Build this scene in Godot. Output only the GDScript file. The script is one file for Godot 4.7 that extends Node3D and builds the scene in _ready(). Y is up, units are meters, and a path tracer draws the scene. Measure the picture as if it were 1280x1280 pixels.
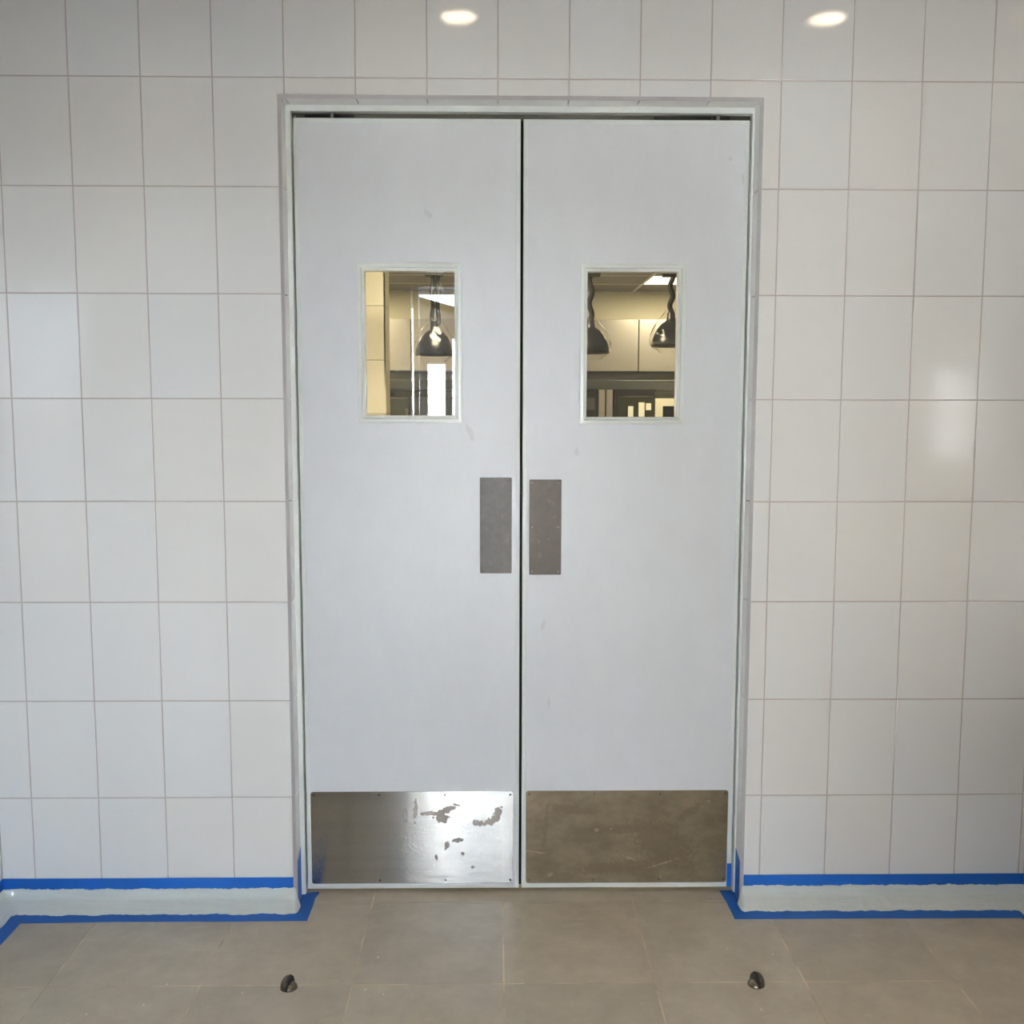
extends Node3D
# A tiled lobby with a pair of white swing doors; a kitchen shows through the door windows.
# x to the right of the joint between the leaves, y up from the floor, z out of the front wall.

const TILE_W := 0.202
const TILE_H := 0.3013
const COL0 := -1.2827            # a vertical joint of the front wall
const ROW0 := 2.4536             # a horizontal joint of the front wall
const GAP := 0.0034              # joint width
const X_L := -1.584              # left corner of the lobby
const X_R := 1.561               # right corner of the lobby
const Z_B := 3.3                 # back wall of the lobby
const H := 3.0                   # lobby ceiling
const OPEN_L := -0.697           # tile edges round the door opening
const OPEN_R := 0.688
const OPEN_T := 2.407
const KH := 2.6                  # kitchen ceiling
const KZ := -6.87                # kitchen back wall

var M := {}
var names := {}
var rng := RandomNumberGenerator.new()
var noise := FastNoiseLite.new()

func _ready() -> void:
	rng.seed = 7
	noise.seed = 11
	noise.frequency = 1.0
	camera_and_light()
	materials()
	lobby_shell()
	front_wall()
	floor_tiles()
	door_frame()
	door_leaf("door_1", -1)
	door_leaf("door_2", 1)
	coves_and_tape()
	kitchen_shell()
	kitchen_things()
	ceiling_lights()
	outdoors()
	door_stops()
	crumbs()

# ---------------------------------------------------------------- camera, sky, sun, exposure
func camera_and_light() -> void:
	var cam := Camera3D.new()
	cam.name = "camera"
	cam.fov = 53.364
	cam.position = Vector3(-0.0756, 1.5325, 3.002)
	cam.rotation_order = EULER_ORDER_YXZ
	cam.rotation = Vector3(-0.10449, -0.01552, 0.00187)
	cam.near = 0.05
	cam.far = 200.0
	add_child(cam)
	cam.current = true
	var sky_m := ProceduralSkyMaterial.new()
	sky_m.sky_top_color = Color(0.63, 0.78, 0.97)
	sky_m.sky_horizon_color = Color(0.91, 0.955, 1.0)
	sky_m.sky_curve = 0.25
	sky_m.ground_bottom_color = Color(0.5, 0.5, 0.5)
	sky_m.ground_horizon_color = Color(0.7, 0.72, 0.74)
	var sky := Sky.new()
	sky.sky_material = sky_m
	var env := Environment.new()
	env.background_mode = Environment.BG_SKY
	env.sky = sky
	env.background_energy_multiplier = 7.0
	env.tonemap_mode = Environment.TONE_MAPPER_LINEAR
	env.tonemap_exposure = 4.25
	env.sdfgi_enabled = true
	env.ssao_enabled = true
	env.ssil_enabled = true
	var we := WorldEnvironment.new()
	we.name = "world_environment"
	we.environment = env
	add_child(we)
	var sun := DirectionalLight3D.new()
	sun.name = "sun"
	sun.light_color = Color(0.99, 0.988, 0.985)
	sun.light_energy = 38.0
	sun.light_angular_distance = 0.5
	sun.shadow_enabled = true
	sun.sky_mode = DirectionalLight3D.SKY_MODE_LIGHT_ONLY
	add_child(sun)
	sun.look_at_from_position(Vector3.ZERO, Vector3(0.22, -0.72, 0.66))

# ---------------------------------------------------------------- materials
func mat(key: String, c: Color, rough := 0.5, metal := 0.0) -> StandardMaterial3D:
	var m := StandardMaterial3D.new()
	m.resource_name = key
	m.albedo_color = c
	m.roughness = rough
	m.metallic = metal
	M[key] = m
	return m

func noise_image(w: int, h: int, a: Color, b: Color, freqs: Array, weights: Array, sx := 1.0, sy := 1.0, sd := 1) -> Image:
	var im := Image.create(w, h, false, Image.FORMAT_RGB8)
	var n := FastNoiseLite.new()
	n.seed = sd
	n.frequency = 1.0
	for y in h:
		for x in w:
			var v := 0.0
			for k in freqs.size():
				v += weights[k] * n.get_noise_2d(x * freqs[k] * sx + k * 91.0, y * freqs[k] * sy)
			im.set_pixel(x, y, a.lerp(b, clampf(0.5 + v, 0.0, 1.0)))
	return im

func smear(im: Image, cx: float, cy: float, rx: float, ry: float, ang: float, c: Color, amount: float, sd: int) -> void:
	# a patch of dirt with a ragged outline
	var n := FastNoiseLite.new()
	n.seed = sd
	n.frequency = 0.06
	var r := int(ceil(maxf(rx, ry) * 1.6))
	for y in range(maxi(0, int(cy) - r), mini(im.get_height(), int(cy) + r)):
		for x in range(maxi(0, int(cx) - r), mini(im.get_width(), int(cx) + r)):
			var d := Vector2(x - cx, y - cy).rotated(-ang)
			var q := sqrt(pow(d.x / rx, 2) + pow(d.y / ry, 2)) + 0.75 * n.get_noise_2d(x, y)
			var t := amount * smoothstep(1.05, 0.8, q)
			if t > 0.0:
				im.set_pixel(x, y, im.get_pixel(x, y).lerp(c, t))

func tex(im: Image) -> ImageTexture:
	return ImageTexture.create_from_image(im)

func materials() -> void:
	mat("wall_tile", Color(0.945, 0.936, 0.915), 0.06)
	mat("side_tile", Color(0.945, 0.936, 0.915), 0.07)
	mat("wall_tile_warm", Color(0.945, 0.931, 0.905), 0.06)
	mat("wall_tile_cool", Color(0.94, 0.935, 0.92), 0.06)
	mat("grout", Color(0.80, 0.75, 0.725), 0.9)
	mat("plaster", Color(0.88, 0.87, 0.84), 0.85)
	mat("back_paint", Color(0.55, 0.54, 0.52), 0.85)
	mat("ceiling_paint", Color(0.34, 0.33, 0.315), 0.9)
	mat("trim_pvc", Color(0.75, 0.73, 0.725), 0.4)
	mat("frame_paint", Color(0.92, 0.93, 0.905), 0.35)
	mat("leaf_edge", Color(0.89, 0.90, 0.875), 0.38)
	mat("bead", Color(0.92, 0.93, 0.90), 0.22)
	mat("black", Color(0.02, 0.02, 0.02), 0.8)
	mat("gap_shade", Color(0.34, 0.325, 0.28), 0.9)  # tone of the shaded gap above the leaves
	mat("rubber", Color(0.05, 0.045, 0.04), 0.7)
	mat("dark_steel", Color(0.16, 0.15, 0.14), 0.45, 0.7)
	mat("tape", Color(0.04, 0.375, 0.73), 0.5)
	for q in [["leaf_left", [[392, 398, 16, 5, 0.9], [300, 120, 12, 4, 0.4], [215, 205, 14, 4, 0.2], [360, 250, 12, 3, 0.4]]], ["leaf_right", [[52, 658, 5, 10, 0.5], [66, 762, 3, 8, 0.1], [130, 425, 7, 5, 0.4], [470, 50, 3, 3, 0], [500, 75, 3, 6, 0], [330, 330, 10, 3, 0.3]]]]:
		var leaf := mat(q[0], Color(1, 1, 1), 0.38)
		var li := noise_image(512, 1024, Color(0.878, 0.88, 0.88), Color(0.892, 0.894, 0.894), [0.012, 0.05], [0.6, 0.3], 1.0, 1.0, 5)
		for k in q[1]:
			smear(li, k[0], k[1], k[2], k[3], k[4], Color(0.78, 0.77, 0.75), 0.35, int(k[0]))
		leaf.albedo_texture = tex(li)
		leaf.uv1_scale = Vector3(1.0 / 0.67, 1.0 / 2.36, 1)
	# stainless plates: sheet 0 is the bare left kick plate, 1 the grimy right one, 2 and 3 the push plates
	var k0 := noise_image(640, 304, Color(0.70, 0.69, 0.67), Color(0.74, 0.735, 0.72), [0.9, 0.02], [0.25, 0.5], 0.02, 1.0, 3)
	var r0 := noise_image(640, 304, Color(0.09, 0.09, 0.09), Color(0.12, 0.12, 0.12), [0.9, 0.02], [0.25, 0.5], 0.02, 1.0, 4)
	for s in [[425, 62, 42, 10, -0.45], [415, 88, 22, 16, 0.1], [372, 72, 30, 7, 0.0], [465, 160, 20, 7, -0.1], [575, 95, 26, 12, -0.5], [330, 60, 8, 34, 0.1], [300, 75, 6, 22, 0.0], [530, 105, 22, 9, 0.2], [590, 70, 12, 20, 0.4], [480, 205, 6, 5, 0], [430, 180, 8, 14, 0.2], [510, 250, 6, 4, 0], [395, 215, 4, 9, 0]]:
		smear(k0, s[0], s[1], s[2], s[3], s[4], Color(0.72, 0.68, 0.64), 0.85, int(s[0] + s[1]))
		smear(r0, s[0], s[1], s[2], s[3], s[4], Color(0.62, 0.62, 0.62), 0.9, int(s[0] + s[1]))
	var steel := mat("kick_bare", Color(1, 1, 1), 1.0, 1.0)
	steel.albedo_texture = tex(k0)
	steel.roughness_texture = tex(r0)
	steel.uv1_scale = Vector3(1.0 / 0.635, 1.0 / 0.3015, 1)
	steel.uv1_offset = Vector3(0.5, 0.5, 0)
	# brushed grain: fine scratches along x, so that what it mirrors is drawn out upwards
	var gm := Image.create(256, 2048, false, Image.FORMAT_RGB8)
	for y in 2048:
		for x in 256:
			var v := Vector3(rng.randfn(0.0, 0.006), rng.randfn(0.0, 0.20), 1.0).normalized()
			gm.set_pixel(x, y, Color(v.x * 0.5 + 0.5, v.y * 0.5 + 0.5, v.z * 0.5 + 0.5))
	steel.normal_enabled = true
	steel.normal_texture = tex(gm)
	var k1 := noise_image(640, 304, Color(0.44, 0.385, 0.295), Color(0.515, 0.46, 0.365), [0.006, 0.022, 0.07], [0.75, 0.4, 0.2], 1.0, 1.8, 8)
	for s in [[60, 130, 8, 80, 0.1], [140, 60, 90, 14, 0.15], [250, 130, 120, 16, -0.05], [430, 170, 110, 60, 0.5], [300, 250, 160, 20, -0.1], [520, 70, 60, 14, -0.6]]:
		smear(k1, s[0], s[1], s[2], s[3], s[4], Color(0.43, 0.37, 0.28), 0.55, int(s[0] * 3))
	for s in [[225, 128, 8, 6, 0.1], [75, 275, 12, 6, -0.7], [580, 35, 6, 5, 0], [330, 222, 18, 4, 0.4], [270, 125, 5, 3, 0], [435, 240, 50, 2.5, -0.3], [30, 200, 40, 3, 0.15], [430, 285, 3, 4, 0]]:
		smear(k1, s[0], s[1], s[2], s[3], s[4], Color(0.66, 0.61, 0.52), 0.5, int(s[0] * 5))
	var grimy := mat("kick_grimy", Color(1, 1, 1), 0.42, 0.35)
	grimy.albedo_texture = tex(k1)
	grimy.uv1_scale = steel.uv1_scale
	grimy.uv1_offset = steel.uv1_offset
	for q in [["push_left", Color(0.265, 0.25, 0.235), Color(0.345, 0.328, 0.31), 21], ["push_right", Color(0.27, 0.236, 0.205), Color(0.31, 0.274, 0.238), 33]]:
		var im := noise_image(128, 384, q[1], q[2], [0.02, 0.06, 0.2], [0.6, 0.4, 0.2], 1.0, 1.0, q[3])
		for j in 9:
			smear(im, rng.randf() * 128, rng.randf() * 384, rng.randf_range(3, 7), rng.randf_range(4, 12), rng.randf_range(-0.6, 0.6), Color(0.46, 0.445, 0.43), 0.3, j + q[3])
		var pm := mat(q[0], Color(1, 1, 1), 0.5, 0.3)
		pm.albedo_texture = tex(im)
		pm.uv1_scale = Vector3(1.0 / 0.0975, 1.0 / 0.2935, 1)
		pm.uv1_offset = Vector3(0.5, 0.5, 0)
	mat("screw", Color(0.55, 0.54, 0.52), 0.35, 0.9)
	mat("screw_dull", Color(0.36, 0.34, 0.31), 0.5, 0.8)
	# floor tiles: fine speckle and traffic film, three tones
	var fi := noise_image(768, 768, Color(0.70, 0.66, 0.585), Color(0.775, 0.735, 0.655), [0.008, 0.03, 0.35], [0.6, 0.3, 0.22], 1.0, 1.0, 2)
	for j in 46:
		smear(fi, rng.randf() * 768, rng.randf() * 768, rng.randf_range(3, 26), rng.randf_range(2, 6), rng.randf_range(-0.4, 0.4), Color(0.83, 0.80, 0.74), rng.randf_range(0.1, 0.35), j)
	var ft := tex(fi)
	for q in [["floor_a", 1.0], ["floor_b", 0.965], ["floor_c", 1.03]]:
		var fm := mat(q[0], Color(q[1], q[1], q[1]).clamp(), 0.36)
		if q[1] > 1.0:
			fm.albedo_color = Color(1, 0.995, 0.985)
		fm.albedo_texture = ft
		fm.uv1_triplanar = true
		fm.uv1_world_triplanar = true
		fm.uv1_scale = Vector3(0.9, 0.9, 0.9)
	var gi := noise_image(256, 256, Color(0.70, 0.64, 0.56), Color(0.90, 0.83, 0.72), [0.03, 0.1], [0.8, 0.3], 1.0, 1.0, 17)
	var gf := mat("floor_grout", Color(1, 1, 1), 0.9)
	gf.albedo_texture = tex(gi)
	gf.uv1_triplanar = true
	gf.uv1_world_triplanar = true
	gf.uv1_scale = Vector3(0.7, 0.7, 0.7)
	# wet resin of the coves
	var ci := noise_image(512, 256, Color(0.80, 0.825, 0.795), Color(0.89, 0.90, 0.865), [0.01, 0.05, 0.2], [0.5, 0.4, 0.2], 1.0, 2.0, 27)
	var cm := mat("resin", Color(1, 1, 1), 0.16)
	cm.albedo_texture = tex(ci)
	cm.uv1_scale = Vector3(1.2, 5.0, 1)
	# kitchen
	mat("pier_grout", Color(0.50, 0.45, 0.37), 0.9)
	mat("kitchen_wall", Color(0.86, 0.84, 0.75), 0.7)
	mat("kitchen_tile", Color(0.93, 0.92, 0.85), 0.3)
	mat("kitchen_ceiling", Color(0.58, 0.57, 0.55), 0.9)
	mat("tee_bar", Color(0.85, 0.85, 0.83), 0.6)
	mat("cabinet_steel", Color(0.76, 0.75, 0.72), 0.34, 0.85)
	mat("steel", Color(0.62, 0.63, 0.62), 0.25, 0.9)
	mat("steel_dim", Color(0.36, 0.37, 0.35), 0.4, 0.7)
	mat("appliance_dark", Color(0.10, 0.10, 0.095), 0.5)
	mat("appliance_glass", Color(0.20, 0.21, 0.17), 0.08)
	mat("appliance_white", Color(0.88, 0.87, 0.80), 0.35)
	mat("paper", Color(0.93, 0.94, 0.88), 0.8)
	mat("lamp_black", Color(0.03, 0.029, 0.027), 0.22)
	mat("cord_black", Color(0.04, 0.038, 0.036), 0.55)
	var wrap := mat("wrap_film", Color(1, 1, 1, 0.015), 0.1)
	wrap.transparency = BaseMaterial3D.TRANSPARENCY_ALPHA
	wrap.cull_mode = BaseMaterial3D.CULL_DISABLED
	var glass := mat("glass", Color(0.96, 1.0, 0.98, 0.02), 0.0)
	glass.transparency = BaseMaterial3D.TRANSPARENCY_ALPHA
	# outdoors and lobby openings
	mat("aluminium", Color(0.62, 0.63, 0.64), 0.35, 0.8)
	mat("paving", Color(0.27, 0.27, 0.27), 0.9)
	mat("render_wall", Color(0.22, 0.245, 0.28), 0.9)
	mat("white_render", Color(0.92, 0.92, 0.90), 0.9)
	mat("roof_sheet", Color(0.42, 0.44, 0.47), 0.6)
	mat("crumb", Color(0.90, 0.89, 0.85), 0.9)
	var dl := mat("downlight_glow", Color(1, 0.95, 0.86), 0.5)
	dl.emission_enabled = true
	dl.emission = Color(1.0, 0.9, 0.76)
	dl.emission_energy_multiplier = 7.0
	var pl := mat("panel_glow", Color(1, 0.97, 0.9), 0.5)
	pl.emission_enabled = true
	pl.emission = Color(1.0, 0.93, 0.78)
	pl.emission_energy_multiplier = 1.2

# ---------------------------------------------------------------- helpers
func numbered(called: String) -> String:
	var n: int = names.get(called, 0)
	names[called] = n + 1
	return called if n == 0 else "%s_%03d" % [called, n]

func begin() -> SurfaceTool:
	var st := SurfaceTool.new()
	st.begin(Mesh.PRIMITIVE_TRIANGLES)
	return st

func tri(st: SurfaceTool, p: Array, n: Array, uv: Array) -> void:
	# p runs counter-clockwise seen from outside; Godot's front faces run clockwise
	for k in [0, 2, 1]:
		st.set_normal(n[k])
		st.set_uv(uv[k])
		st.add_vertex(p[k])

func quad(st: SurfaceTool, a: Vector3, b: Vector3, c: Vector3, d: Vector3, na = null, nb = null, nc = null, nd = null) -> void:
	var f := (b - a).cross(c - a)
	if f.length_squared() < 1e-18:
		f = (c - a).cross(d - a)
	f = f.normalized()
	var n := [na if na != null else f, nb if nb != null else f, nc if nc != null else f, nd if nd != null else f]
	var uvs := []
	for q in [a, b, c, d]:
		if absf(f.z) > 0.5: uvs.append(Vector2(q.x, -q.y))
		elif absf(f.y) > 0.5: uvs.append(Vector2(q.x, q.z))
		else: uvs.append(Vector2(q.z, -q.y))
	tri(st, [a, b, c], [n[0], n[1], n[2]], [uvs[0], uvs[1], uvs[2]])
	tri(st, [a, c, d], [n[0], n[2], n[3]], [uvs[0], uvs[2], uvs[3]])

func box(st: SurfaceTool, lo: Vector3, hi: Vector3) -> void:
	var p := func(i, j, k): return Vector3(hi.x if i else lo.x, hi.y if j else lo.y, hi.z if k else lo.z)
	quad(st, p.call(0, 0, 1), p.call(1, 0, 1), p.call(1, 1, 1), p.call(0, 1, 1))
	quad(st, p.call(1, 0, 0), p.call(0, 0, 0), p.call(0, 1, 0), p.call(1, 1, 0))
	quad(st, p.call(1, 0, 1), p.call(1, 0, 0), p.call(1, 1, 0), p.call(1, 1, 1))
	quad(st, p.call(0, 0, 0), p.call(0, 0, 1), p.call(0, 1, 1), p.call(0, 1, 0))
	quad(st, p.call(0, 1, 1), p.call(1, 1, 1), p.call(1, 1, 0), p.call(0, 1, 0))
	quad(st, p.call(0, 0, 0), p.call(1, 0, 0), p.call(1, 0, 1), p.call(0, 0, 1))

func boxes(list: Array) -> ArrayMesh:
	var st := begin()
	for b in list:
		box(st, b[0], b[1])
	return st.commit()

func rect(x0: float, y0: float, x1: float, y1: float) -> PackedVector2Array:
	return PackedVector2Array([Vector2(x0, y0), Vector2(x1, y0), Vector2(x1, y1), Vector2(x0, y1)])

func round_rect(x0: float, y0: float, x1: float, y1: float, r: float, seg := 5) -> PackedVector2Array:
	var out := PackedVector2Array()
	for q in [[x1 - r, y0 + r, -PI / 2], [x1 - r, y1 - r, 0.0], [x0 + r, y1 - r, PI / 2], [x0 + r, y0 + r, PI]]:
		for k in seg + 1:
			var a: float = q[2] + PI / 2 * k / seg
			out.append(Vector2(q[0] + r * cos(a), q[1] + r * sin(a)))
	return out

func prism(poly: PackedVector2Array, z0: float, z1: float, bev := 0.0) -> ArrayMesh:
	# a plate in the xy plane with a rounded-over front edge; poly runs counter-clockwise
	var st := begin()
	var n := poly.size()
	var inner := PackedVector2Array()
	var outn := []
	for i in n:
		var a := poly[(i + n - 1) % n]
		var b := poly[i]
		var c := poly[(i + 1) % n]
		var e1 := (b - a).normalized()
		var e2 := (c - b).normalized()
		var n1 := Vector2(e1.y, -e1.x)
		var n2 := Vector2(e2.y, -e2.x)
		inner.append(b - (n1 + n2) / (1.0 + n1.dot(n2)) * bev)
		outn.append(n2)
	var zf := Vector3(0, 0, 1)
	var idx := Geometry2D.triangulate_polygon(inner)
	for t in range(0, idx.size(), 3):
		var q := [inner[idx[t]], inner[idx[t + 1]], inner[idx[t + 2]]]
		if (q[1] - q[0]).cross(q[2] - q[0]) < 0:
			q = [q[0], q[2], q[1]]
		tri(st, [Vector3(q[0].x, q[0].y, z1), Vector3(q[1].x, q[1].y, z1), Vector3(q[2].x, q[2].y, z1)], [zf, zf, zf], [Vector2(q[0].x, -q[0].y), Vector2(q[1].x, -q[1].y), Vector2(q[2].x, -q[2].y)])
	for i in n:
		var j := (i + 1) % n
		var e3 := Vector3(outn[i].x, outn[i].y, 0)
		var a3 := Vector3(poly[i].x, poly[i].y, z1 - bev)
		var b3 := Vector3(poly[j].x, poly[j].y, z1 - bev)
		if bev > 0.0:
			var m := (e3 + zf * 0.55).normalized()
			quad(st, a3, b3, Vector3(inner[j].x, inner[j].y, z1), Vector3(inner[i].x, inner[i].y, z1), m, m, zf, zf)
		quad(st, Vector3(poly[i].x, poly[i].y, z0), Vector3(poly[j].x, poly[j].y, z0), b3, a3)
	return st.commit()

func grid(p: Array, flip := false, wrap_j := false) -> ArrayMesh:
	# p[i][j]: a smooth sheet through the points; its outside is (along i) x (along j)
	var ni := p.size()
	var nj: int = p[0].size()
	var nrm := []
	for i in ni:
		var row := []
		for j in nj:
			var a: Vector3 = p[maxi(i - 1, 0)][j]
			var b: Vector3 = p[mini(i + 1, ni - 1)][j]
			var c: Vector3 = p[i][(j - 1 + nj - 1) % (nj - 1)] if wrap_j else p[i][maxi(j - 1, 0)]
			var d: Vector3 = p[i][(j + 1) % (nj - 1)] if wrap_j else p[i][mini(j + 1, nj - 1)]
			var v := (b - a).cross(d - c)
			if v.length_squared() < 1e-16:
				v = Vector3.UP
			row.append(-v.normalized() if flip else v.normalized())
		nrm.append(row)
	var st := begin()
	for i in ni - 1:
		for j in nj - 1:
			var k := [[i, j], [i + 1, j], [i + 1, j + 1], [i, j + 1]]
			if flip:
				k = [k[0], k[3], k[2], k[1]]
			var pp := []
			var nn := []
			var uu := []
			for q in k:
				pp.append(p[q[0]][q[1]])
				nn.append(nrm[q[0]][q[1]])
				uu.append(Vector2(float(q[0]) / ni, float(q[1]) / nj))
			tri(st, [pp[0], pp[1], pp[2]], [nn[0], nn[1], nn[2]], [uu[0], uu[1], uu[2]])
			tri(st, [pp[0], pp[2], pp[3]], [nn[0], nn[2], nn[3]], [uu[0], uu[2], uu[3]])
	return st.commit()

func lathe(profile: Array, seg := 24, wobble := 0.0, sd := 0.0) -> ArrayMesh:
	# profile: [radius, y] from bottom to top, turned round y
	var p := []
	for q in profile:
		var row := []
		for k in seg + 1:
			var a := TAU * (k % seg) / seg
			var r: float = q[0] * (1.0 + wobble * noise.get_noise_3d(cos(a) * 2.6 + sd, q[1] * 34.0, sin(a) * 2.6))
			row.append(Vector3(r * cos(a), q[1], r * sin(a)))
		p.append(row)
	return grid(p, false, true)

func tube(path: Array, r: float, seg := 8) -> ArrayMesh:
	var p := []
	for i in path.size():
		var t: Vector3 = (path[mini(i + 1, path.size() - 1)] - path[maxi(i - 1, 0)]).normalized()
		var u := t.cross(Vector3(0, 0, 1) if absf(t.z) < 0.9 else Vector3.RIGHT).normalized()
		var v := t.cross(u).normalized()
		var row := []
		for k in seg + 1:
			var a := TAU * (k % seg) / seg
			row.append(path[i] + (u * cos(a) + v * sin(a)) * r)
		p.append(row)
	return grid(p, true, true)

func ring(x0: float, y0: float, x1: float, y1: float, prof: Array) -> ArrayMesh:
	# a mitred rectangular moulding: prof holds [distance in from the outer edge, z]
	var st := begin()
	for k in prof.size() - 1:
		var a := rect(x0 + prof[k][0], y0 + prof[k][0], x1 - prof[k][0], y1 - prof[k][0])
		var b := rect(x0 + prof[k + 1][0], y0 + prof[k + 1][0], x1 - prof[k + 1][0], y1 - prof[k + 1][0])
		for i in 4:
			var j := (i + 1) % 4
			quad(st, Vector3(a[i].x, a[i].y, prof[k][1]), Vector3(a[j].x, a[j].y, prof[k][1]), Vector3(b[j].x, b[j].y, prof[k + 1][1]), Vector3(b[i].x, b[i].y, prof[k + 1][1]))
	return st.commit()

func mi(called: String, mesh: Mesh, m: Material, parent: Node = self, at := Vector3.ZERO) -> MeshInstance3D:
	var o := MeshInstance3D.new()
	o.name = numbered(called) if parent == self else called
	o.mesh = mesh
	o.material_override = m
	o.position = at
	parent.add_child(o, true)
	return o

func base(called: String, at := Vector3.ZERO) -> Node3D:
	var o := Node3D.new()
	o.name = numbered(called)
	add_child(o)
	o.position = at
	return o

func tag(o: Node3D, label: String, category: String, group := "", kind := "") -> Node3D:
	o.set_meta("label", label)
	o.set_meta("category", category)
	if group: o.set_meta("group", group)
	if kind: o.set_meta("kind", kind)
	return o

func wall_mat() -> Material:
	return M[["wall_tile", "wall_tile", "wall_tile_warm", "wall_tile_cool"][rng.randi() % 4]]

# ---------------------------------------------------------------- lobby
func lobby_shell() -> void:
	# ceiling
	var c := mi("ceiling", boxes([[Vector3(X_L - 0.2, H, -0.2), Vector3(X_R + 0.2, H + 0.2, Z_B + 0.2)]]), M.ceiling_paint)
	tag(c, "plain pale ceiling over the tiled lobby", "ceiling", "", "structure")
	# side and back walls, tiled like the front one; a window in the right wall, a glazed entrance in the back wall
	var wl := mi("wall_left", boxes([[Vector3(X_L - 0.2, 0, -0.2), Vector3(X_L - 0.003, H, Z_B + 0.2)]]), M.grout)
	tag(wl, "white tiled side wall meeting the door wall at the left corner", "wall", "", "structure")
	var wr := mi("wall_right", boxes([[Vector3(X_R + 0.003, 0, -0.2), Vector3(X_R + 0.2, H, Z_B + 0.2)]]), M.grout)
	tag(wr, "white tiled side wall meeting the door wall at the right corner", "wall", "", "structure")
	var wb := mi("wall_back", boxes([
		[Vector3(X_L, 0, Z_B), Vector3(-0.66, H, Z_B + 0.2)], [Vector3(0.48, 0, Z_B), Vector3(X_R, H, Z_B + 0.2)], [Vector3(-0.66, 2.29, Z_B), Vector3(0.48, H, Z_B + 0.2)]]), M.back_paint)
	tag(wb, "plain grey back wall with the glazed entrance opposite the swing doors", "wall", "", "structure")
	for side in [-1, 1]:
		var st := begin()
		var x: float = X_L if side < 0 else X_R
		for i in 23:
			for j in 11:
				var z0 := i * TILE_W + GAP / 2
				var z1 := minf((i + 1) * TILE_W, Z_B) - GAP / 2
				var y1 := minf(ROW0 + (2 - j) * TILE_H, H) - GAP / 2
				var y0 := maxf(ROW0 + (1 - j) * TILE_H, 0.0) + GAP / 2
				if y1 - y0 < 0.005 or z1 - z0 < 0.005:
					continue
				box(st, Vector3(x - 0.008 if side < 0 else x, y0, z0), Vector3(x if side < 0 else x + 0.008, y1, z1))
		var t := mi("tiling", st.commit(), M.side_tile, wl if side < 0 else wr)
		t.set_meta("kind", "stuff")
	var d := base("door_3", Vector3(-0.32, 0, Z_B + 0.1))
	tag(d, "aluminium framed glass entrance in the back wall", "door", "", "structure")
	mi("frame", boxes([
		[Vector3(-0.34, 0, -0.03), Vector3(-0.297, 2.29, 0.03)], [Vector3(0.78, 0, -0.03), Vector3(0.80, 2.29, 0.03)], [Vector3(-0.297, 2.275, -0.03), Vector3(0.78, 2.29, 0.03)],
		[Vector3(-0.283, 0, -0.03), Vector3(-0.25, 2.275, 0.03)], [Vector3(-0.25, 0, -0.03), Vector3(0.32, 0.1, 0.03)], [Vector3(0.32, 0, -0.03), Vector3(0.36, 2.275, 0.03)], [Vector3(0.36, 0, -0.03), Vector3(0.78, 1.0, 0.03)]]), M.aluminium, d)  # solid lower right part added to keep light off the wall foot
	mi("pane", boxes([[Vector3(-0.25, 0.1, -0.003), Vector3(0.32, 2.275, 0.003)]]), M.glass, d)
	mi("pane", boxes([[Vector3(0.36, 1.0, -0.003), Vector3(0.78, 2.275, 0.003)]]), M.glass, d)  # right half is unseen, added to widen the opening for more light
	mi("side_light", boxes([[Vector3(-0.297, 0, -0.003), Vector3(-0.283, 2.275, 0.003)]]), M.glass, d)

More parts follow.
